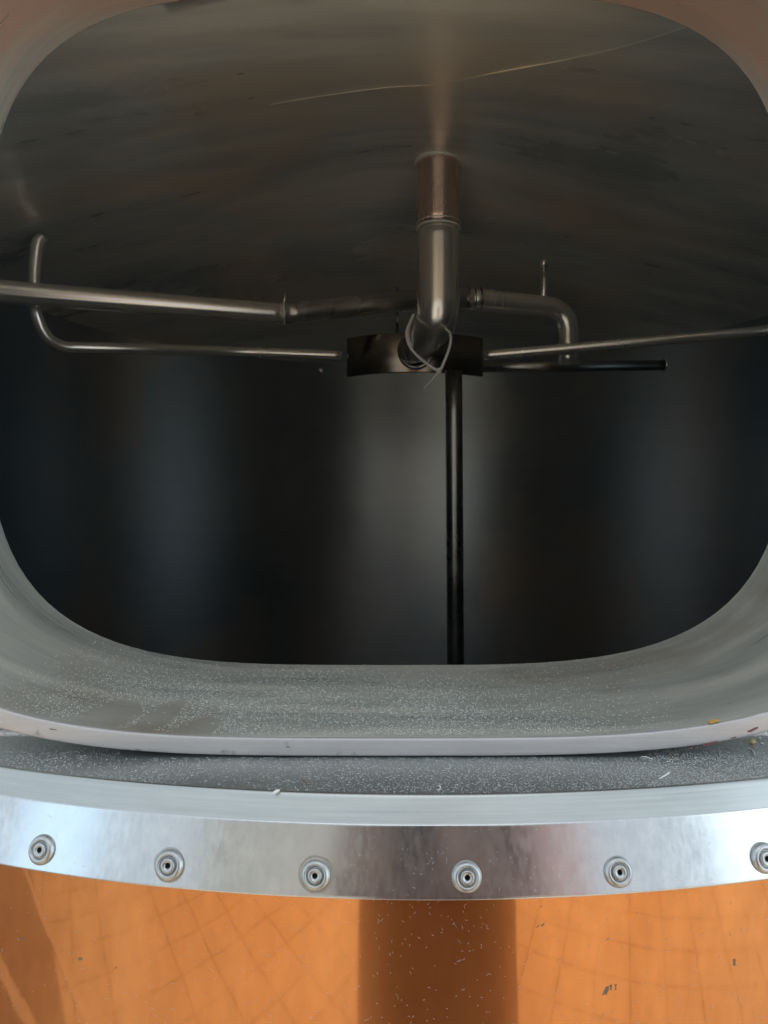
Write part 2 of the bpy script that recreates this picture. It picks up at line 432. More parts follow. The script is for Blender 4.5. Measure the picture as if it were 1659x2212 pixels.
# copper skin
RCU = YC-.3732
vs, fs = [], []
zlist = [0.0, .2, .5, .8, .95, 1.05, 1.09, 1.12, 1.14, CZ-.186]
ztop = [OZ+.315, OZ+.36, OZ+.45, OZ+.6, OZ+.8]
def cyl_patch(zl, a0, a1, na):
    b = len(vs)
    for i in range(na+1):
        a = a0+(a1-a0)*i/na; x, y = arc(RCU, a)
        for z in zl: vs.append((x, y, z))
    m = len(zl)
    for i in range(na):
        for j in range(m-1):
            k = b+i*m+j; fs.append((k, k+1, k+m+1, k+m))
cyl_patch(zlist, -R(50), R(50), 200)
mid = [CZ-.186, CZ, CZ+.2, OZ+.315]
cyl_patch(mid, -R(50), -R(30.5), 40); cyl_patch(mid, R(30.5), R(50), 40)
cyl_patch(ztop, -R(50), R(50), 200)
copper = mesh_obj('copper_cladding', from_data(vs, fs), M['copper'], kettle)
copper['label'] = 'polished orange copper cladding'
for f in copper.data.polygons: pass

# rivets -----------------------------------------------------------------
rp = [(7.7, -.6), (7.7, .3), (7.5, 1.1), (7.0, 1.9), (6.3, 2.5), (5.6, 2.75), (5.0, 2.6), (4.5, 2.0), (4.1, 1.3), (3.85, 1.15), (3.7, 1.5), (3.6, 2.7), (3.3, 3.1), (2.8, 3.2),
      (2.2, 3.1), (1.7, 2.8), (1.3, 2.6), (1.25, .4), (0, .4)]
rme = lathe([(a/990, b/1000) for a, b in rp], 40)
rme.name = 'rivet'; rme.materials.append(M['rivet']); rme.materials.append(M['hole']); rme.shade_smooth()
for p in rme.polygons:
    c = p.center
    if math.hypot(c.x, c.y) < .00138 and c.z < .0025: p.material_index = 1
rz = CZ-.1832; rr = BT[0]+(BB[0]-BT[0])*((BT[1]-rz)/(BT[1]-BB[1]))
tilt = math.atan2(BB[0]-BT[0], BT[1]-BB[1])
for k, ad in enumerate((-22.0, -16.1, -10.35, -4.5, 1.25, 7.15, 13.45, 19.6)):
    a = R(ad); x, y = arc(rr+.0001, a)
    o = bpy.data.objects.new('rivet', rme); COL.objects.link(o); o.parent = band
    o.location = Vector((x, y, rz+random.uniform(-.0004, .0004)))-wloc(band)
    nrm = Vector((math.sin(a)*math.cos(tilt), -math.cos(a)*math.cos(tilt), math.sin(tilt)))
    nrm = (nrm+Vector([random.gauss(0, .035) for _ in range(3)])).normalized(); o.scale = (random.uniform(.97, 1.03),)*3
    q = nrm.to_track_quat('Z', 'Y') @ Matrix.Rotation(random.uniform(0, 6), 3, 'Z').to_quaternion()
    o.rotation_euler = q.to_euler()

for ad, rad_ in ((-4.5, .0090), (-10.35, .0086)):
    a = R(ad); vs = []; n = 40
    for q_ in (0, 1):
        for k in range(n):
            t = 2*math.pi*k/n; rr_ = .0079 if q_ == 0 else rad_*(1+.09*noise.noise(Vector((math.cos(t)*1.8, math.sin(t)*1.8, ad))))
            z = rz+rr_*math.sin(t)*math.cos(tilt); aa = a+rr_*math.cos(t)/rr
            r2 = BT[0]+(BB[0]-BT[0])*((BT[1]-z)/(BT[1]-BB[1]))+.00006; x, y = arc(r2, aa); vs.append((x, y, z))
    mesh_obj('grime_ring', from_data(vs, [(k, (k+1) % n, n+(k+1) % n, n+k) for k in range(n)]), M['ringgrime'], band)
# ------------------------------------------------------------------ inner tank
TX, TY, TR = 0.06, 1.33, 0.82
def cone_z(x, y): 
    r = math.hypot(x-TX, y-TY)
    return CZ+.651-.273*math.sqrt(r*r+.013)
YB = Y1+.001
vs, fs = [], []
aM = math.acos((TY-YB)/TR)
# wall arc (from angle aM round the back to 2pi-aM), angle measured from -Y
NA = 180
za = [CZ-1.05, CZ-.8, CZ-.55, CZ-.3, CZ-.1, CZ+.1, CZ+.25, CZ+.36, None]
for i in range(NA+1):
    a = aM+(2*math.pi-2*aM)*i/NA; x = TX+TR*math.sin(a); y = TY-TR*math.cos(a)
    for z in za: vs.append((x, y, cone_z(x, y)+.02 if z is None else z))
m = len(za)
for i in range(NA):
    for j in range(m-1):
        k = i*m+j; fs.append((k, k+1, k+m+1, k+m))
tank = mesh_obj('tank_wall', from_data(vs, fs), M['tank'], kettle)
# bulkhead with hole
o_r = ring(.0005, 200); n = 200; vs = [(p.x, YB, p.y) for p in o_r]
cc = TR*math.sin(aM)
for p in o_r:
    d = Vector((p.x-OX, p.y-OZ)); s = 10
    # push outwards until reaching rectangle
    xr, zl, = cc-.0, CZ-1.05
    tx = ((TX+cc-OX)/d.x) if d.x > 1e-6 else ((TX-cc-OX)/d.x if d.x < -1e-6 else 1e9)
    tz = ((cone_z(p.x, YB)+.01-OZ)/d.y) if d.y > 1e-6 else ((zl-OZ)/d.y if d.y < -1e-6 else 1e9)
    t = min(tx, tz); x = OX+d.x*t; z = OZ+d.y*t
    vs.append((x, YB, z))
mesh_obj('front_bulkhead', from_data(vs, [(k, (k+1) % n, n+(k+1) % n, n+k) for k in range(n)]), M['tank'], kettle, smooth=False)
# conical ceiling
vs, fs = [], []; NA, NR = 200, 30
for i in range(NR+1):
    r = .001+(TR+.012)*i/NR
    for k in range(NA):
        a = 2*math.pi*k/NA; x = TX+r*math.sin(a); y = TY-r*math.cos(a); y = max(y, YB)
        dent = .0035*noise.noise(Vector((x*2.2, y*2.2, 1)))
        vs.append((x, y, cone_z(x, y)+dent*(1 if r > .06 else 0)))
for i in range(NR):
    for k in range(NA):
        a = i*NA+k; b = i*NA+(k+1) % NA; fs.append((a, b, b+NA, a+NA))
ceil = mesh_obj('tank_ceiling', from_data(vs, fs), M['ceiling'], kettle)
ceil['label'] = 'streaked conical ceiling inside the tank'
# bottom
vs = [(TX, TY, CZ-1.15)]; NA = 90
for k in range(NA):
    a = 2*math.pi*k/NA; vs.append((TX+TR*math.sin(a), max(TY-TR*math.cos(a), YB), CZ-1.05))
mesh_obj('tank_floor', from_data(vs, [(0, 1+k, 1+(k+1) % NA) for k in range(NA)]), M['tank'], kettle)

def on_ceil(u, v, off=.0008):
    lo, hi = .66, 2.2
    for _ in range(60):
        mi = (lo+hi)/2; p = W(u, v, mi)
        if p.z > cone_z(p.x, p.y)-off: hi = mi
        else: lo = mi
    return W(u, v, lo)
seam = smooth_path([on_ceil(u, v) for u, v in ((585, 226), (700, 207), (829, 190), (940, 183), (1060, 160), (1230, 128), (1350, 100), (1480, 60))], 10)
so = tube('weld_seam', seam, [.00022+.0010*max(0, noise.noise(p*9)) for p in seam], M['ceiling'], ceil, n=8, jitter=.25)

# down pipe -----------------------------------------------------------------
PX, PY, PR = .0955, 1.30, .0372
zt = cone_z(PX, PY)
dp = [(PX, PY, zt+.01-.0*i) if i == 0 else (PX, PY, zt-(zt-Zs(492, PY))*i/8) for i in range(9)]
tube('upper_down_pipe', dp, PR, M['reflectpipe'], kettle, n=40)['label'] = 'upper length of the down pipe, coloured reddish to stand for a warm reflection'
def weld_ring(name, c, direction, r, t, parent, mm='weld', n=64, jit=.25):
    q = Vector((0, 0, 1)).rotation_difference(Vector(direction).normalized())
    pts = [Vector(c)+q @ Vector((r*math.cos(2*math.pi*k/n), r*math.sin(2*math.pi*k/n), random.uniform(-.15, .15)*t)) for k in range(n+1)]
    pts[-1] = pts[0]
    return tube(name, pts, t, M[mm], parent, n=8, caps=False, jitter=jit)
lower = fillet_path([(PX, PY, Zs(492, PY)), (PX, PY+.001, Zs(698, PY)), W(890, 760, 1.425)], [.045], 16)
low = tube('lower_down_pipe', lower, [(PR-.0003)*(1-.16*max(0, (p.y-1.31)/.115)) for p in lower], M['brightpipe'], kettle, n=40)
low['label'] = 'bright lower length of the down pipe with its elbow'
weld_ring('weld_ring', (PX, PY, zt-.004), (0, 0, 1), PR+.001, .0036, kettle)
weld_ring('weld_ring', (PX, PY, Zs(494, PY)), (0, 0, 1), PR, .0019, kettle)
weld_ring('weld_ring', (PX, PY, Zs(484, PY)), (0, 0, 1), PR+.0002, .0010, kettle, jit=.4)

# drum ----------------------------------------------------------------------
DXc = (893-829.5)/FP*1.53; DY, DR = 1.555, .143
dz1, dz0 = Zs(718, 1.41), Zs(804, 1.41)
vs, fs = [], []; DRc = .21; half = math.asin(.134/DRc); ND = 48
for i in range(ND+1):
    a = -half+2*half*i/ND
    for r, z in ((DRc, dz0+.0012), (DRc-.0006, dz0), (DRc-.006, dz0), (DRc-.006, dz1), (DRc-.0006, dz1), (DRc, dz1-.0012)):
        vs.append((DXc+r*math.sin(a), 1.41+DRc-r*math.cos(a), z))
for i in range(ND):
    for j in range(6):
        k = i*6+j; l = i*6+(j+1) % 6; fs.append((k, l, l+6, k+6))
fs += [tuple(range(6)), tuple(ND*6+k for k in range(6))[::-1]]
drum = mesh_obj('distributor_band', from_data(vs, fs), M['drum'], kettle)
# dark socket ring on the drum face
sc_ = W(899, 757, 1.407)
weld_ring('socket_ring', (sc_.x, sc_.y, sc_.z), (0.25, 1, 0), .0325, .0045, drum, 'dullpipe', jit=.05)
# outlet bar right + bolt left
tube('side_arm', [W(1040, 793, 1.56), W(1240, 792, 1.60), W(1432, 789, 1.64)], .0115, M['tank'], kettle, n=20)
weld_ring('end_ring', W(1434, 789, 1.64), (1, .1, 0), .0125, .0022, kettle, 'pipe')
tube('drain_stub', [W(693, 796, 1.5), W(693, 806, 1.5)], .0045, M['pipe'], kettle, n=12)

# support post ---------------------------------------------------------------
pp = [W(980, 803, 1.42)]+[Vector((W(980, 803, 1.42).x+.006*t/12, 1.42, W(980, 803, 1.42).z-.95*t/12)) for t in range(1, 13)]
tube('support_post', pp, .0165, M['dullpipe'], kettle, n=32)['label'] = 'dark vertical post under the drum'

# big spray pipe ---------------------------------------------------------------
left = [W(-160, 610, 1.12), W(0, 630, 1.16), W(612, 678, 1.34)]
lp = fillet_path(left, [0], 8)
tube('inlet_pipe', lp, [.0181]*len(lp), M['pipe'], kettle, n=32)['label'] = 'thick bright pipe coming in from the left'
weld_ring('pipe_joint', W(613, 678, 1.34), (1, .15, .05), .0186, .0016, kettle, jit=.15)
tube('joint_pip', [W(613, 655, 1.335), W(617, 632, 1.335)], [.0022, .0012], M['pipe'], kettle, n=8)
mid_ = fillet_path([W(613, 678, 1.34), W(890, 648, 1.44), W(1010, 644, 1.46)], [.05], 8)
tube('cross_pipe', mid_, [.0183+.0015*min(1, i/12) for i in range(len(mid_))], M['midpipe'], kettle, n=32)
rp_ = fillet_path([W(1010, 644, 1.46), W(1228, 668, 1.50), W(1228, 790, 1.50)], [.052], 14)
ne = len(rp_)
tube('outlet_elbow', rp_, [.0208]*ne, M['pipe'], kettle, n=32)['label'] = 'elbow pipe turning down with a polished end'
for uu in (858, 1012, 1024, 1038):
    weld_ring('weld_ring', W(uu, 645, 1.44 if uu < 900 else 1.462), (1, .1, .03), .0204, .0012, kettle, 'dullpipe', jit=.3)
# small stub with coupling
sx = W(1175, 650, 1.49)
st0, st1 = Zs(652, 1.49), Zs(577, 1.49); st2 = Zs(560, 1.49)
tube('thin_riser', [(sx.x, 1.49, st0-.012), (sx.x, 1.49, st1)], .0064, M['brightpipe'], kettle, n=16)
tube('riser_coupling', [(sx.x, 1.49, st1-.001), (sx.x, 1.49, st2)], .0078, M['brightpipe'], kettle, n=16)
tube('support_rod', [W(858, 668, 1.45), W(858, 722, 1.47)], .0028, M['dullpipe'], kettle, n=10)

# thin ring pipes --------------------------------------------------------------
lp = smooth_path([W(92, 514, 1.235), W(81, 530, 1.23), W(75, 580, 1.23), W(75, 650, 1.23), W(82, 690, 1.235), W(102, 728, 1.25), W(135, 748, 1.27), W(180, 751, 1.29), W(300, 754, 1.34), W(520, 760, 1.46), W(740, 768, 1.48)], 10)
tube('loop_pipe', lp, .0100, M['pipe'], kettle, n=20)['label'] = 'thin pipe looping round on the left'
lp = smooth_path([W(1045, 768, 1.48), W(1200, 755, 1.45), W(1450, 733, 1.40), W(1640, 716, 1.36), W(1668, 706, 1.36), W(1680, 680, 1.36)], 10)
tube('loop_pipe', lp, .0100, M['pipe'], kettle, n=20)['label'] = 'thin pipe rising to the right'
tube('reflection_bar', [W(505, 715, 1.95), W(575, 718, 1.97), W(655, 723, 1.99)], .0035, M['pipe'], kettle, n=10)  # thin bar built to stand for a faint reflection at the back

# ------------------------------------------------------------------ cable tie on the elbow
tie = empty('cable_tie', W(948, 801, 1.24)); tag(tie, 'thin white plastic cable tie hanging around the pipe elbow', 'cable tie')
tp = smooth_path([W(893, 680, 1.31), W(884, 700, 1.29), W(878, 722, 1.272), W(886, 750, 1.258), W(910, 776, 1.248), W(946, 800, 1.242),
                  W(960, 780, 1.245), W(971, 750, 1.25), W(974, 730, 1.262), W(969, 716, 1.29), W(955, 722, 1.345), W(925, 742, 1.36), W(900, 752, 1.355), W(886, 742, 1.34), W(882, 715, 1.33), W(893, 680, 1.31)], 8)
tube('strap', tp, .0023, M['nylon'], tie, n=8, caps=False)
hd = bmesh.new(); bmesh.ops.create_cube(hd, size=1); 
bmesh.ops.scale(hd, vec=(.0095, .007, .0085), verts=hd.verts[:]); bmesh.ops.bevel(hd, geom=hd.edges[:], offset=.0016, segments=2, affect='EDGES')
bmesh.ops.rotate(hd, matrix=Matrix.Rotation(R(30), 3, 'Y'), verts=hd.verts[:])
bmesh.ops.translate(hd, vec=W(948, 801, 1.24), verts=hd.verts[:])
hm = bpy.data.meshes.new('lock_head'); hd.to_mesh(hm); hd.free(); mesh_obj('lock_head', hm, M['nylon'], tie)
tube('tail', smooth_path([W(946, 804, 1.241), W(935, 818, 1.243), W(915, 840, 1.25)], 6), [.0012]*12+[.0005], M['nylon'], tie, n=6)

# ------------------------------------------------------------------ dust, lint and crumbs
def neck_z(x):
    t = abs(x-OX)/OW
    return OZ-OH*max(0, 1-t**ON)**(1/ON)
def proj(p): return (829.5+p.x/p.y*FP, 1106-(p.z-CZ)/p.y*FP)
def wiped(u, v):
    for cx, cy, rx, ry, an in ((228, 1550, 82, 24, -.22), (262, 1528, 40, 16, -.1), (345, 1548, 62, 20, -.52), (428, 1572, 52, 19, -.25)):
        c, s = math.cos(an), math.sin(an); dx, dy = u-cx, v-cy
        a = (dx*c+dy*s)/rx; b = (-dx*s+dy*c)/ry
        if a*a+b*b < 1: return True
    return False
def add_fibre(VF, p, L, th, curl, n_up=Vector((0, 0, 1)), tx=Vector((1, 0, 0))):
    vs, fs = VF; ty = n_up.cross(tx).normalized()
    a = random.uniform(0, 2*math.pi); k = 1 if L < .0007 else random.choice((2, 3, 4)); q = p.copy(); pts = [q.copy()]
    for i in range(k):
        q = q+(tx*math.cos(a)+ty*math.sin(a))*L/k; a += random.gauss(0, curl); pts.append(q.copy())
    b = len(vs)
    for i, q in enumerate(pts):
        d = (pts[min(i+1, k)]-pts[max(i-1, 0)]).normalized(); s = d.cross(n_up).normalized()*th*(.5 if i in (0, k) and k > 1 else 1)
        vs += [q-s+n_up*.00006, q+n_up*(th*1.4+.0001), q+s+n_up*.00006]
    for i in range(k):
        j = b+3*i; fs += [(j, j+1, j+4, j+3), (j+1, j+2, j+5, j+4)]
def dust_size():
    t = random.random()
    if t < .72: return random.uniform(.00018, .0006), random.uniform(.00005, .00013)
    if t < .97: return random.uniform(.0006, .0014), random.uniform(.00003, .00006)
    return random.uniform(.0013, .0026), random.uniform(.00004, .00007)
dustV = ([], [])
cnt = 0
while cnt < 20000:                      # in the neck
    x = random.uniform(-.25, .27); y = random.uniform(.4455, .650)
    z = neck_z(x)+.00005; u, v = proj(Vector((x, y, z)))
    if not (-20 < u < 1500): continue
    dens = max(0, min(1, (1500-u)/420))*max(.0, min(1, (u+60)/260)) if u < 1500 else 0
    dens *= .25+.75*max(0, min(1, (v-1440-max(0, (u-700))*.10)/70))
    dens *= .45+.9*max(0, noise.noise(Vector((x*14, y*14, 3)))+.35)
    if wiped(u, v): dens *= .02
    if random.random() > dens: continue
    sl = (neck_z(x+.002)-neck_z(x-.002))/.004
    tx = Vector((1, 0, sl)).normalized(); nu = tx.cross(Vector((0, 1, 0))).normalized(); nu = nu if nu.z > 0 else -nu
    add_fibre(dustV, Vector((x, y, z)), *dust_size(), .7, nu, tx); cnt += 1
o = mesh_obj('neck_dust', from_data(*dustV), M['dust'], None, smooth=False)
tag(o, 'fine pale lint and dust lying along the inside of the manway neck', 'dust', kind='stuff')
dustV = ([], []); cnt = 0
def shelf_z(y, x=0):
    yf = skinY(x, RS); return CZ-.1455-.0020*max(0, YP-y)/max(.002, YP-yf)
while cnt < 16000:
    x = random.uniform(-.26, .26); yf = skinY(x, RS); y = random.uniform(yf+.0005, YP-.004)
    z = shelf_z(y, x)+.00005; u, v = proj(Vector((x, y, z)))
    if y > .441 and abs(x) < .16: continue
    if random.random() > (.35+.5*max(0, min(1, (u-300)/900)))*(.5+.9*max(0, noise.noise(Vector((x*18, y*18, 9)))+.3)): continue
    add_fibre(dustV, Vector((x, y, z)), *dust_size(), .7); cnt += 1
o = mesh_obj('shelf_dust', from_data(*dustV), M['dust'], None, smooth=False)
tag(o, 'fine pale lint and dust lying on the sill shelf in front of the rim', 'dust', kind='stuff')
# lint stuck to band and copper
lintV = ([], []); cnt = 0
while cnt < 900:
    a = R(random.gauss(1.0, 10)); z = CZ-random.uniform(.162, .275)
    if z > CZ-.195: r = BT[0]+(BB[0]-BT[0])*((BT[1]-z)/(BT[1]-BB[1]))+.0001
    else: r = RCU+.0001
    x, y = arc(r, a); nu = Vector((math.sin(a), -math.cos(a), 0)); tx = Vector((math.cos(a), math.sin(a), 0))
    L_ = random.uniform(.0005, .0018) if random.random() < .88 else random.uniform(.002, .004)
    add_fibre(lintV, Vector((x, y, z)), L_, random.uniform(.00003, .00006), .6, nu, tx); cnt += 1
o = mesh_obj('lint', from_data(*lintV), M['dust'], None, smooth=False)
tag(o, 'scattered tiny pale fibres clinging to the steel band and copper', 'lint', kind='stuff')

def shelf_pt(u, v):
    # intersection with shelf plane
    s = (v-1106)/FP; Y = .1465/s
    for _ in range(8): Y = (CZ-shelf_z(Y, (u-829.5)/FP*Y))/s
    return W(u, v, Y)
def neck_pt(u, v):
    Y = .5
    for _ in range(60):
        x = (u-829.5)/FP*Y; Y = Y*.5+.5*(CZ-neck_z(x))/((v-1106)/FP)
    return W(u, v, Y)
def worm(name, pts, r, m, label, cat):
    sp = smooth_path(pts, 5); n = len(sp)
    rr = [r*(.35+.65*math.sin(math.pi*(i+.6)/(n+.2))) for i in range(n)]
    o = tube(name, [p+Vector((0, 0, r)) for p in sp], rr, M[m], None, n=7, jitter=.12)
    return tag(o, label, cat)
worm('white_seed', [shelf_pt(590, 1716), shelf_pt(597, 1713), shelf_pt(604, 1710)], .0009, 'lint', 'short white seed-like crumb lying near the front edge of the dusty sill', 'crumb')
worm('brown_thread', [shelf_pt(650, 1681), shelf_pt(657, 1687), shelf_pt(664, 1692), shelf_pt(672, 1693), shelf_pt(677, 1696)], .00028, 'grime', 'tiny crooked orange-brown thread on the sill', 'thread')
worm('white_fibre', [shelf_pt(1424, 1684), shelf_pt(1436, 1677), shelf_pt(1444, 1672), shelf_pt(1445, 1668)], .00055, 'lint', 'forked white fibre lying on the right part of the sill', 'fibre')
worm('curled_fibre', [shelf_pt(1384, 1635), shelf_pt(1396, 1636), shelf_pt(1410, 1641)], .0003, 'lint', 'thin curved white fibre just below the rim on the right', 'fibre')
worm('curly_fibre', [shelf_pt(1612, 1616), shelf_pt(1622, 1620), shelf_pt(1627, 1625), shelf_pt(1630, 1632)], .0005, 'lint', 'white curled fibre beside the yellow grain at far right', 'fibre')
worm('hooked_fibre', [shelf_pt(945, 1708), shelf_pt(951, 1704), shelf_pt(950, 1698), shelf_pt(946, 1697)], .0003, 'lint', 'small hooked white fibre in the middle of the sill', 'fibre')
def crumb(name, p, sx, sy, sz, m, label, cat):
    bm = bmesh.new(); bmesh.ops.create_icosphere(bm, subdivisions=2, radius=1)
    for v in bm.verts: v.co *= 1+.25*noise.noise(v.co*1.7+Vector(p)*50)
    bmesh.ops.scale(bm, vec=(sx, sy, sz), verts=bm.verts[:]); bmesh.ops.translate(bm, vec=Vector(p)+Vector((0, 0, sz*.8)), verts=bm.verts[:])
    me = bpy.data.meshes.new(name); bm.to_mesh(me); bm.free()
    return tag(mesh_obj(name, me, M[m], None, loc=p), label, cat)
crumb('yellow_grain', shelf_pt(1625, 1606), .0021, .0018, .0016, 'cream', 'pale yellow grain crumb on the sill at far right', 'crumb')
crumb('white_grain', shelf_pt(1640, 1596), .0010, .0008, .0008, 'lint', 'small white round crumb behind the yellow grain', 'crumb')
crumb('pale_grain', shelf_pt(1646, 1607), .0012, .0006, .0006, 'lint', 'elongated white crumb right of the yellow grain', 'crumb')
# orange husk flake in neck: folded strip
p = neck_pt(1543, 1562); 
vs = []; ux = Vector((1, 0, .35)).normalized(); uy = Vector((0, 1, 0)); uz = ux.cross(uy)
for i in range(7):
    for j in range(4):
        vs.append(p+ux*(i-3)*.0009+uy*(j-1.5)*.0009+uz*(.0003+.0009*abs(j-1.5)**1.2+.0002*math.sin(i*2)))
fs = [(i*4+j, i*4+j+1, (i+1)*4+j+1, (i+1)*4+j) for i in range(6) for j in range(3)]
me = from_data(vs, fs); o = mesh_obj('orange_husk', me, M['orange'], None); sm = o.modifiers.new('t', 'SOLIDIFY'); sm.thickness = .0003
tag(o, 'curled orange husk flake lying inside the neck at lower right', 'husk')

# thin irregular marks built as slightly raised film -------------------------
def film(name, uvs, place, nrm, m, parent, th=.0002):
    pts = [place(u, v) for u, v in uvs]; k = len(pts)
    vs = [p+nrm(p)*th for p in pts]+[p-nrm(p)*th for p in pts]
    fs = [tuple(range(k)), tuple(range(2*k-1, k-1, -1))]+[(i, (i+1) % k, k+(i+1) % k, k+i) for i in range(k)]
    return mesh_obj(name, from_data(vs, fs), M[m], parent, smooth=False)
lipn = lambda p: Vector((0, -1, 0))
lpl = lambda u, v: W(u, v, Y0-.0002)
for poly in ([(1517, 1609), (1526, 1607), (1534, 1605), (1545, 1602), (1550, 1601), (1549, 1604), (1538, 1607), (1528, 1611), (1518, 1612)],
             [(1614, 1579), (1622, 1576), (1629, 1572), (1637, 1570), (1638, 1572), (1631, 1576), (1622, 1581), (1615, 1581)],
             [(1489, 1615), (1496, 1614), (1497, 1616), (1490, 1617)], [(1578, 1595), (1590, 1591), (1589, 1593), (1580, 1596)]):
    film('stain', poly, lpl, lipn, 'stain', lip)
for poly in ([(106, 1573), (119, 1575), (124, 1577), (110, 1576)], [(618, 1612), (626, 1612), (626, 1614), (618, 1614)], [(1446, 1627), (1452, 1629), (1450, 1632), (1445, 1630)]):
    film('scuff', poly, lpl, lipn, 'residue', lip)
def cu_pt(u, v):
    # ray with copper cylinder
    dx = (u-829.5)/FP; a = dx*dx+1; b = -2*(dx*X0+YC); c = X0*X0+YC*YC-RCU*RCU
    Y = (-b-math.sqrt(b*b-4*a*c))/(2*a); return W(u, v, Y)
cun = lambda p: Vector((p.x-X0, p.y-YC, 0)).normalized()
sc = 1659/3024
def q(pts, ox=2300, oy=3700, k=724/1659): return [((ox+x*k)*sc, (oy+y*k)*sc) for x, y in pts]
for poly in ([(162, 497), (196, 424), (224, 418), (222, 450), (200, 497), (186, 497), (196, 470), (172, 499)], [(228, 408), (252, 404), (246, 456), (236, 458)],
             [(274, 402), (294, 402), (287, 428), (291, 452), (276, 452), (282, 428)], [(1344, 174), (1366, 172), (1360, 222), (1378, 228), (1344, 234)]):
    film('letter_remnant', q(poly), cu_pt, cun, 'residue', copper, .0001)
for poly in ([(262, 632), (300, 628), (302, 650), (262, 668)], [(1024, 905), (1050, 890), (1078, 910), (1074, 932), (1030, 930)], [(1492, 1036), (1520, 1020), (1534, 1022), (1500, 1042)]):
    film('spot', q(poly, 0, 3500, 500/1659), cu_pt, cun, 'residue', copper, .0001)
for uu, vv, s in ((1162, 2000, 4), (1172, 1996, 4), (1168, 1958, 2.5), (1172, 1998, 3)):
    film('spot', [(uu-s, vv+s*.6), (uu+s, vv-s*.7), (uu+s*.9, vv-s*.2), (uu-s*.6, vv+s*.9)], cu_pt, cun, 'residue', copper, .0001)
# grime line where the band meets the copper
gp = []
for i in range(200):
    a = R(-24+48*i/199); x, y = arc(RCU+.0003, a); gp.append((x, y, BB[1]-.0002))
tube('sealant_bead', gp, [.0007+.0006*max(0, noise.noise(Vector((i*.09, 0, 0)))) for i in range(200)], M['grime'], copper, n=8, jitter=.1)

panel = empty('stripe_panel', (1.85, -4.17, .8))  # board invented to put a rosy stripe into the band's reflection
tag(panel, 'pinkish board added behind the viewpoint to give the mirrored rosy stripe right of the dark figure', 'reflection board')
def boxm(name, x0, x1, y0, y1, z0, z1, bev, m, parent):
    bm = bmesh.new(); bmesh.ops.create_cube(bm, size=1); bmesh.ops.scale(bm, vec=(x1-x0, y1-y0, z1-z0), verts=bm.verts[:])
    bmesh.ops.bevel(bm, geom=bm.edges[:], offset=bev, segments=2, affect='EDGES'); bmesh.ops.translate(bm, vec=((x0+x1)/2, (y0+y1)/2, (z0+z1)/2), verts=bm.verts[:])
    me = bpy.data.meshes.new(name); bm.to_mesh(me); bm.free(); return mesh_obj(name, me, m, parent)
boxm('board', 1.45, 2.25, -4.19, -4.15, .75, 2.9, .004, M['post'], panel)
boxm('ledge', 1.43, 2.27, -4.19, -4.12, .70, .748, .004, M['post'], panel)

# ------------------------------------------------------------------ photographer (mirrored in copper and band) with phone
def skin_body(name, nodes, edges, m, parent, root=0, sub=2):
    me = bpy.data.meshes.new(name); me.from_pydata([n[0] for n in nodes], edges, [])
    o = bpy.data.objects.new(name, me); COL.objects.link(o); me.materials.append(m)
    base = wloc(parent); me.transform(Matrix.Translation(-base)); o.parent = parent
    sk = o.modifiers.new('s', 'SKIN'); sk.use_smooth_shade = True
    for v, n in zip(me.skin_vertices[0].data, nodes): v.radius = n[1] if isinstance(n[1], tuple) else (n[1], n[1])
    for v in me.skin_vertices[0].data: v.use_root = False
    me.skin_vertices[0].data[root].use_root = True
    ss = o.modifiers.new('b', 'SUBSURF'); ss.levels = sub; ss.render_levels = sub
    return o
BX, BY = .09, -.42
person = empty('person', (BX, BY, 0))
tag(person, 'person in dark clothes holding up a phone, seen only as a dark mirrored figure', 'person')
nodes = [((BX, BY, .95), (.15, .11)), ((BX, BY, 1.12), (.135, .095)), ((BX, BY, 1.32), (.155, .105)), ((BX, BY+.005, 1.43), (.12, .08)), ((BX, BY+.02, 1.50), (.05, .05)),
         ((BX, BY+.035, 1.56), (.055, .06)), ((BX, BY+.04, 1.63), (.072, .085)), ((BX, BY+.035, 1.70), (.055, .065)),
         ((BX-.17, BY, 1.41), .058), ((BX-.235, BY+.05, 1.17), .045), ((BX-.15, BY+.25, 1.24), .034), ((BX-.135, BY+.32, 1.27), .026),
         ((BX+.17, BY, 1.41), .058), ((BX+.215, BY+.05, 1.17), .045), ((BX+.03, BY+.26, 1.24), .034), ((BX+.0, BY+.32, 1.27), .026),
         ((BX-.09, BY, .86), (.09, .09)), ((BX-.10, BY+.02, .48), .062), ((BX-.10, BY-.02, .10), .042), ((BX-.11, BY+.12, .05), .035),
         ((BX+.09, BY, .86), (.09, .09)), ((BX+.10, BY+.02, .48), .062), ((BX+.10, BY-.02, .10), .042), ((BX+.11, BY+.12, .05), .035)]
edges = [(0, 1), (1, 2), (2, 3), (3, 4), (4, 5), (5, 6), (6, 7), (3, 8), (8, 9), (9, 10), (10, 11), (3, 12), (12, 13), (13, 14), (14, 15),
         (0, 16), (16, 17), (17, 18), (18, 19), (0, 20), (20, 21), (21, 22), (22, 23)]
skin_body('body', nodes, edges, M['cloth'], person)
ct = lathe([(.17, 1.30), (.185, 1.12), (.19, .95), (.205, .75), (.215, .50), (.205, .495), (.17, .80), (.15, 1.2)], 48, (BX, BY, 0))
for v in ct.vertices: v.co.y = BY+(v.co.y-BY)*(.72+.02*math.sin(9*math.atan2(v.co.y-BY, v.co.x-BX)))
mesh_obj('long_coat', ct, M['cloth'], person)
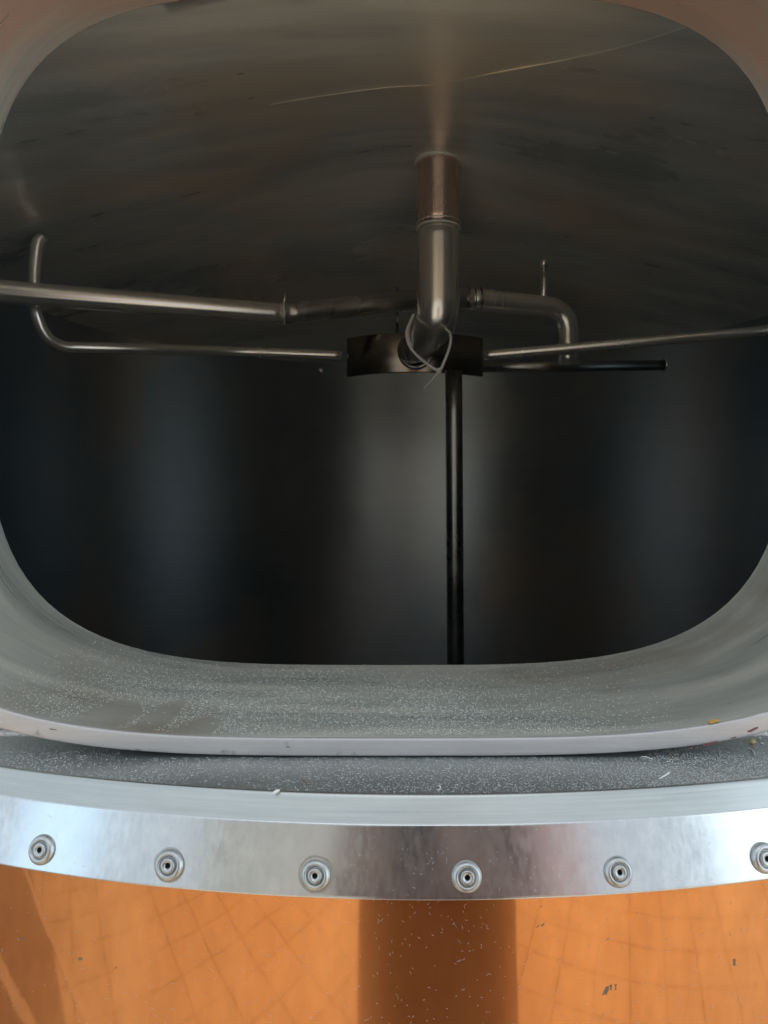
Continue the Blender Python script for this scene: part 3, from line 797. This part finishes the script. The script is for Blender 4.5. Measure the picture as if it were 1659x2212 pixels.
# head skin, hair
def ell(name, c, s, m, parent, cut=None):
    bm = bmesh.new(); bmesh.ops.create_icosphere(bm, subdivisions=4, radius=1)
    if cut: bmesh.ops.delete(bm, geom=[v for v in bm.verts if cut(v.co)], context='VERTS')
    bmesh.ops.scale(bm, vec=s, verts=bm.verts[:]); bmesh.ops.translate(bm, vec=c, verts=bm.verts[:])
    me = bpy.data.meshes.new(name); bm.to_mesh(me); bm.free(); return mesh_obj(name, me, m, parent)
def face_mesh():
    bm = bmesh.new(); bmesh.ops.create_uvsphere(bm, u_segments=48, v_segments=36, radius=1)
    for v in bm.verts:
        x, y, z = v.co
        j = 1-.28*max(0, -z)**1.5; x *= j
        y2 = y*(1-.10*max(0, -z))
        if y > 0:
            y2 += .20*math.exp(-((x/.13)**2+((z+.12)/.20)**2))          # nose
            for s in (-1, 1): y2 -= .09*math.exp(-(((x-.36*s)/.17)**2+((z-.08)/.11)**2))   # eye sockets
            y2 += .05*math.exp(-((x/.22)**2+((z+.46)/.06)**2))-.04*math.exp(-((x/.25)**2+((z+.52)/.02)**2))  # lips
            y2 += .07*math.exp(-((x/.3)**2+((z+.85)/.15)**2))
        else: y2 -= .1*math.exp(-((z-.2)/.5)**2)
        v.co = (x*.076+BX, y2*.093+BY+.045, z*.118+1.635)
    me = bpy.data.meshes.new('head'); bm.to_mesh(me); bm.free(); return me
mesh_obj('head', face_mesh(), M['skin'], person)
ell('hair', (BX, BY+.032, 1.66), (.083, .104, .108), M['hair'], person, lambda c: c.z < -.35 and c.y > -.2 or (c.y > .55 and c.z < .45))
for s in (-1, 1): ell('ear', (BX+s*.077, BY+.04, 1.63), (.010, .018, .030), M['skin'], person)
for s in (-1, 1): ell('eye', (BX+s*.028, BY+.126, 1.644), (.011, .009, .009), M['lint'], person)
# phone just behind the lens
ph = empty('phone', (.0, -.03, CZ-.06)); tag(ph, 'black phone held upright behind the viewpoint, just taking the picture', 'phone')
def bevel_box(name, c, s, bev, m, parent):
    bm = bmesh.new(); bmesh.ops.create_cube(bm, size=1); bmesh.ops.scale(bm, vec=s, verts=bm.verts[:])
    bmesh.ops.bevel(bm, geom=bm.edges[:], offset=bev, segments=3, affect='EDGES'); bmesh.ops.translate(bm, vec=c, verts=bm.verts[:])
    me = bpy.data.meshes.new(name); bm.to_mesh(me); bm.free(); return mesh_obj(name, me, m, parent)
bevel_box('case', (.022, -.032, CZ-.055), (.072, .0085, .147), .003, M['phone'], ph)
bevel_box('camera_bump', (.006, -.0262, CZ-.008), (.032, .003, .034), .001, M['phone'], ph)
mesh_obj('lens', lathe([(0, 0), (.0055, 0), (.0065, -.0012), (.007, -.002)], 24, (0, -.0238, CZ), (0, 1, 0)), M['phoneglass'], ph)
# hands: palm + five fingers each
def hand(side):
    s = side; hx = .022+s*.052; hz = CZ-.10
    N_ = []; E = []
    wr = Vector((hx+s*.012, -.075, hz-.03)); 
    N_.append((tuple(wr), (.021, .016)))
    N_.append(((hx+s*.006, -.055, hz-.002), (.018, .024)))
    N_.append(((hx+s*.002, -.046, hz+.028), (.014, .024))); E += [(0, 1), (1, 2)]
    for i, ln in enumerate((.020, .023, .021, .016)):       # fingers wrap to the front edge of the phone
        z = hz+.045-.019*i; b = len(N_)
        N_.append(((hx+s*.004, -.036, z), .0085)); N_.append(((hx-s*.001, -.0215, z+.003), .0078))
        N_.append(((hx-s*(.004+ln*.45), -.0185, z+.004), .0066))
        E += [(2 if i < 2 else 1, b), (b, b+1), (b+1, b+2)]
    b = len(N_); N_.append(((hx+s*.0, -.058, hz+.02), .0105)); N_.append(((hx-s*.014, -.050, hz+.045), .0088)); N_.append(((hx-s*.022, -.047, hz+.062), .0075))
    E += [(1, b), (b, b+1), (b+1, b+2)]
    o = skin_body('hand', N_, E, M['skin'], person, 1, 2)
hand(1); hand(-1)
for s in (-1, 1): bevel_box('shoe', (BX+s*.105, BY+.05, .04), (.095, .27, .08), .025, M['shoe'], person)
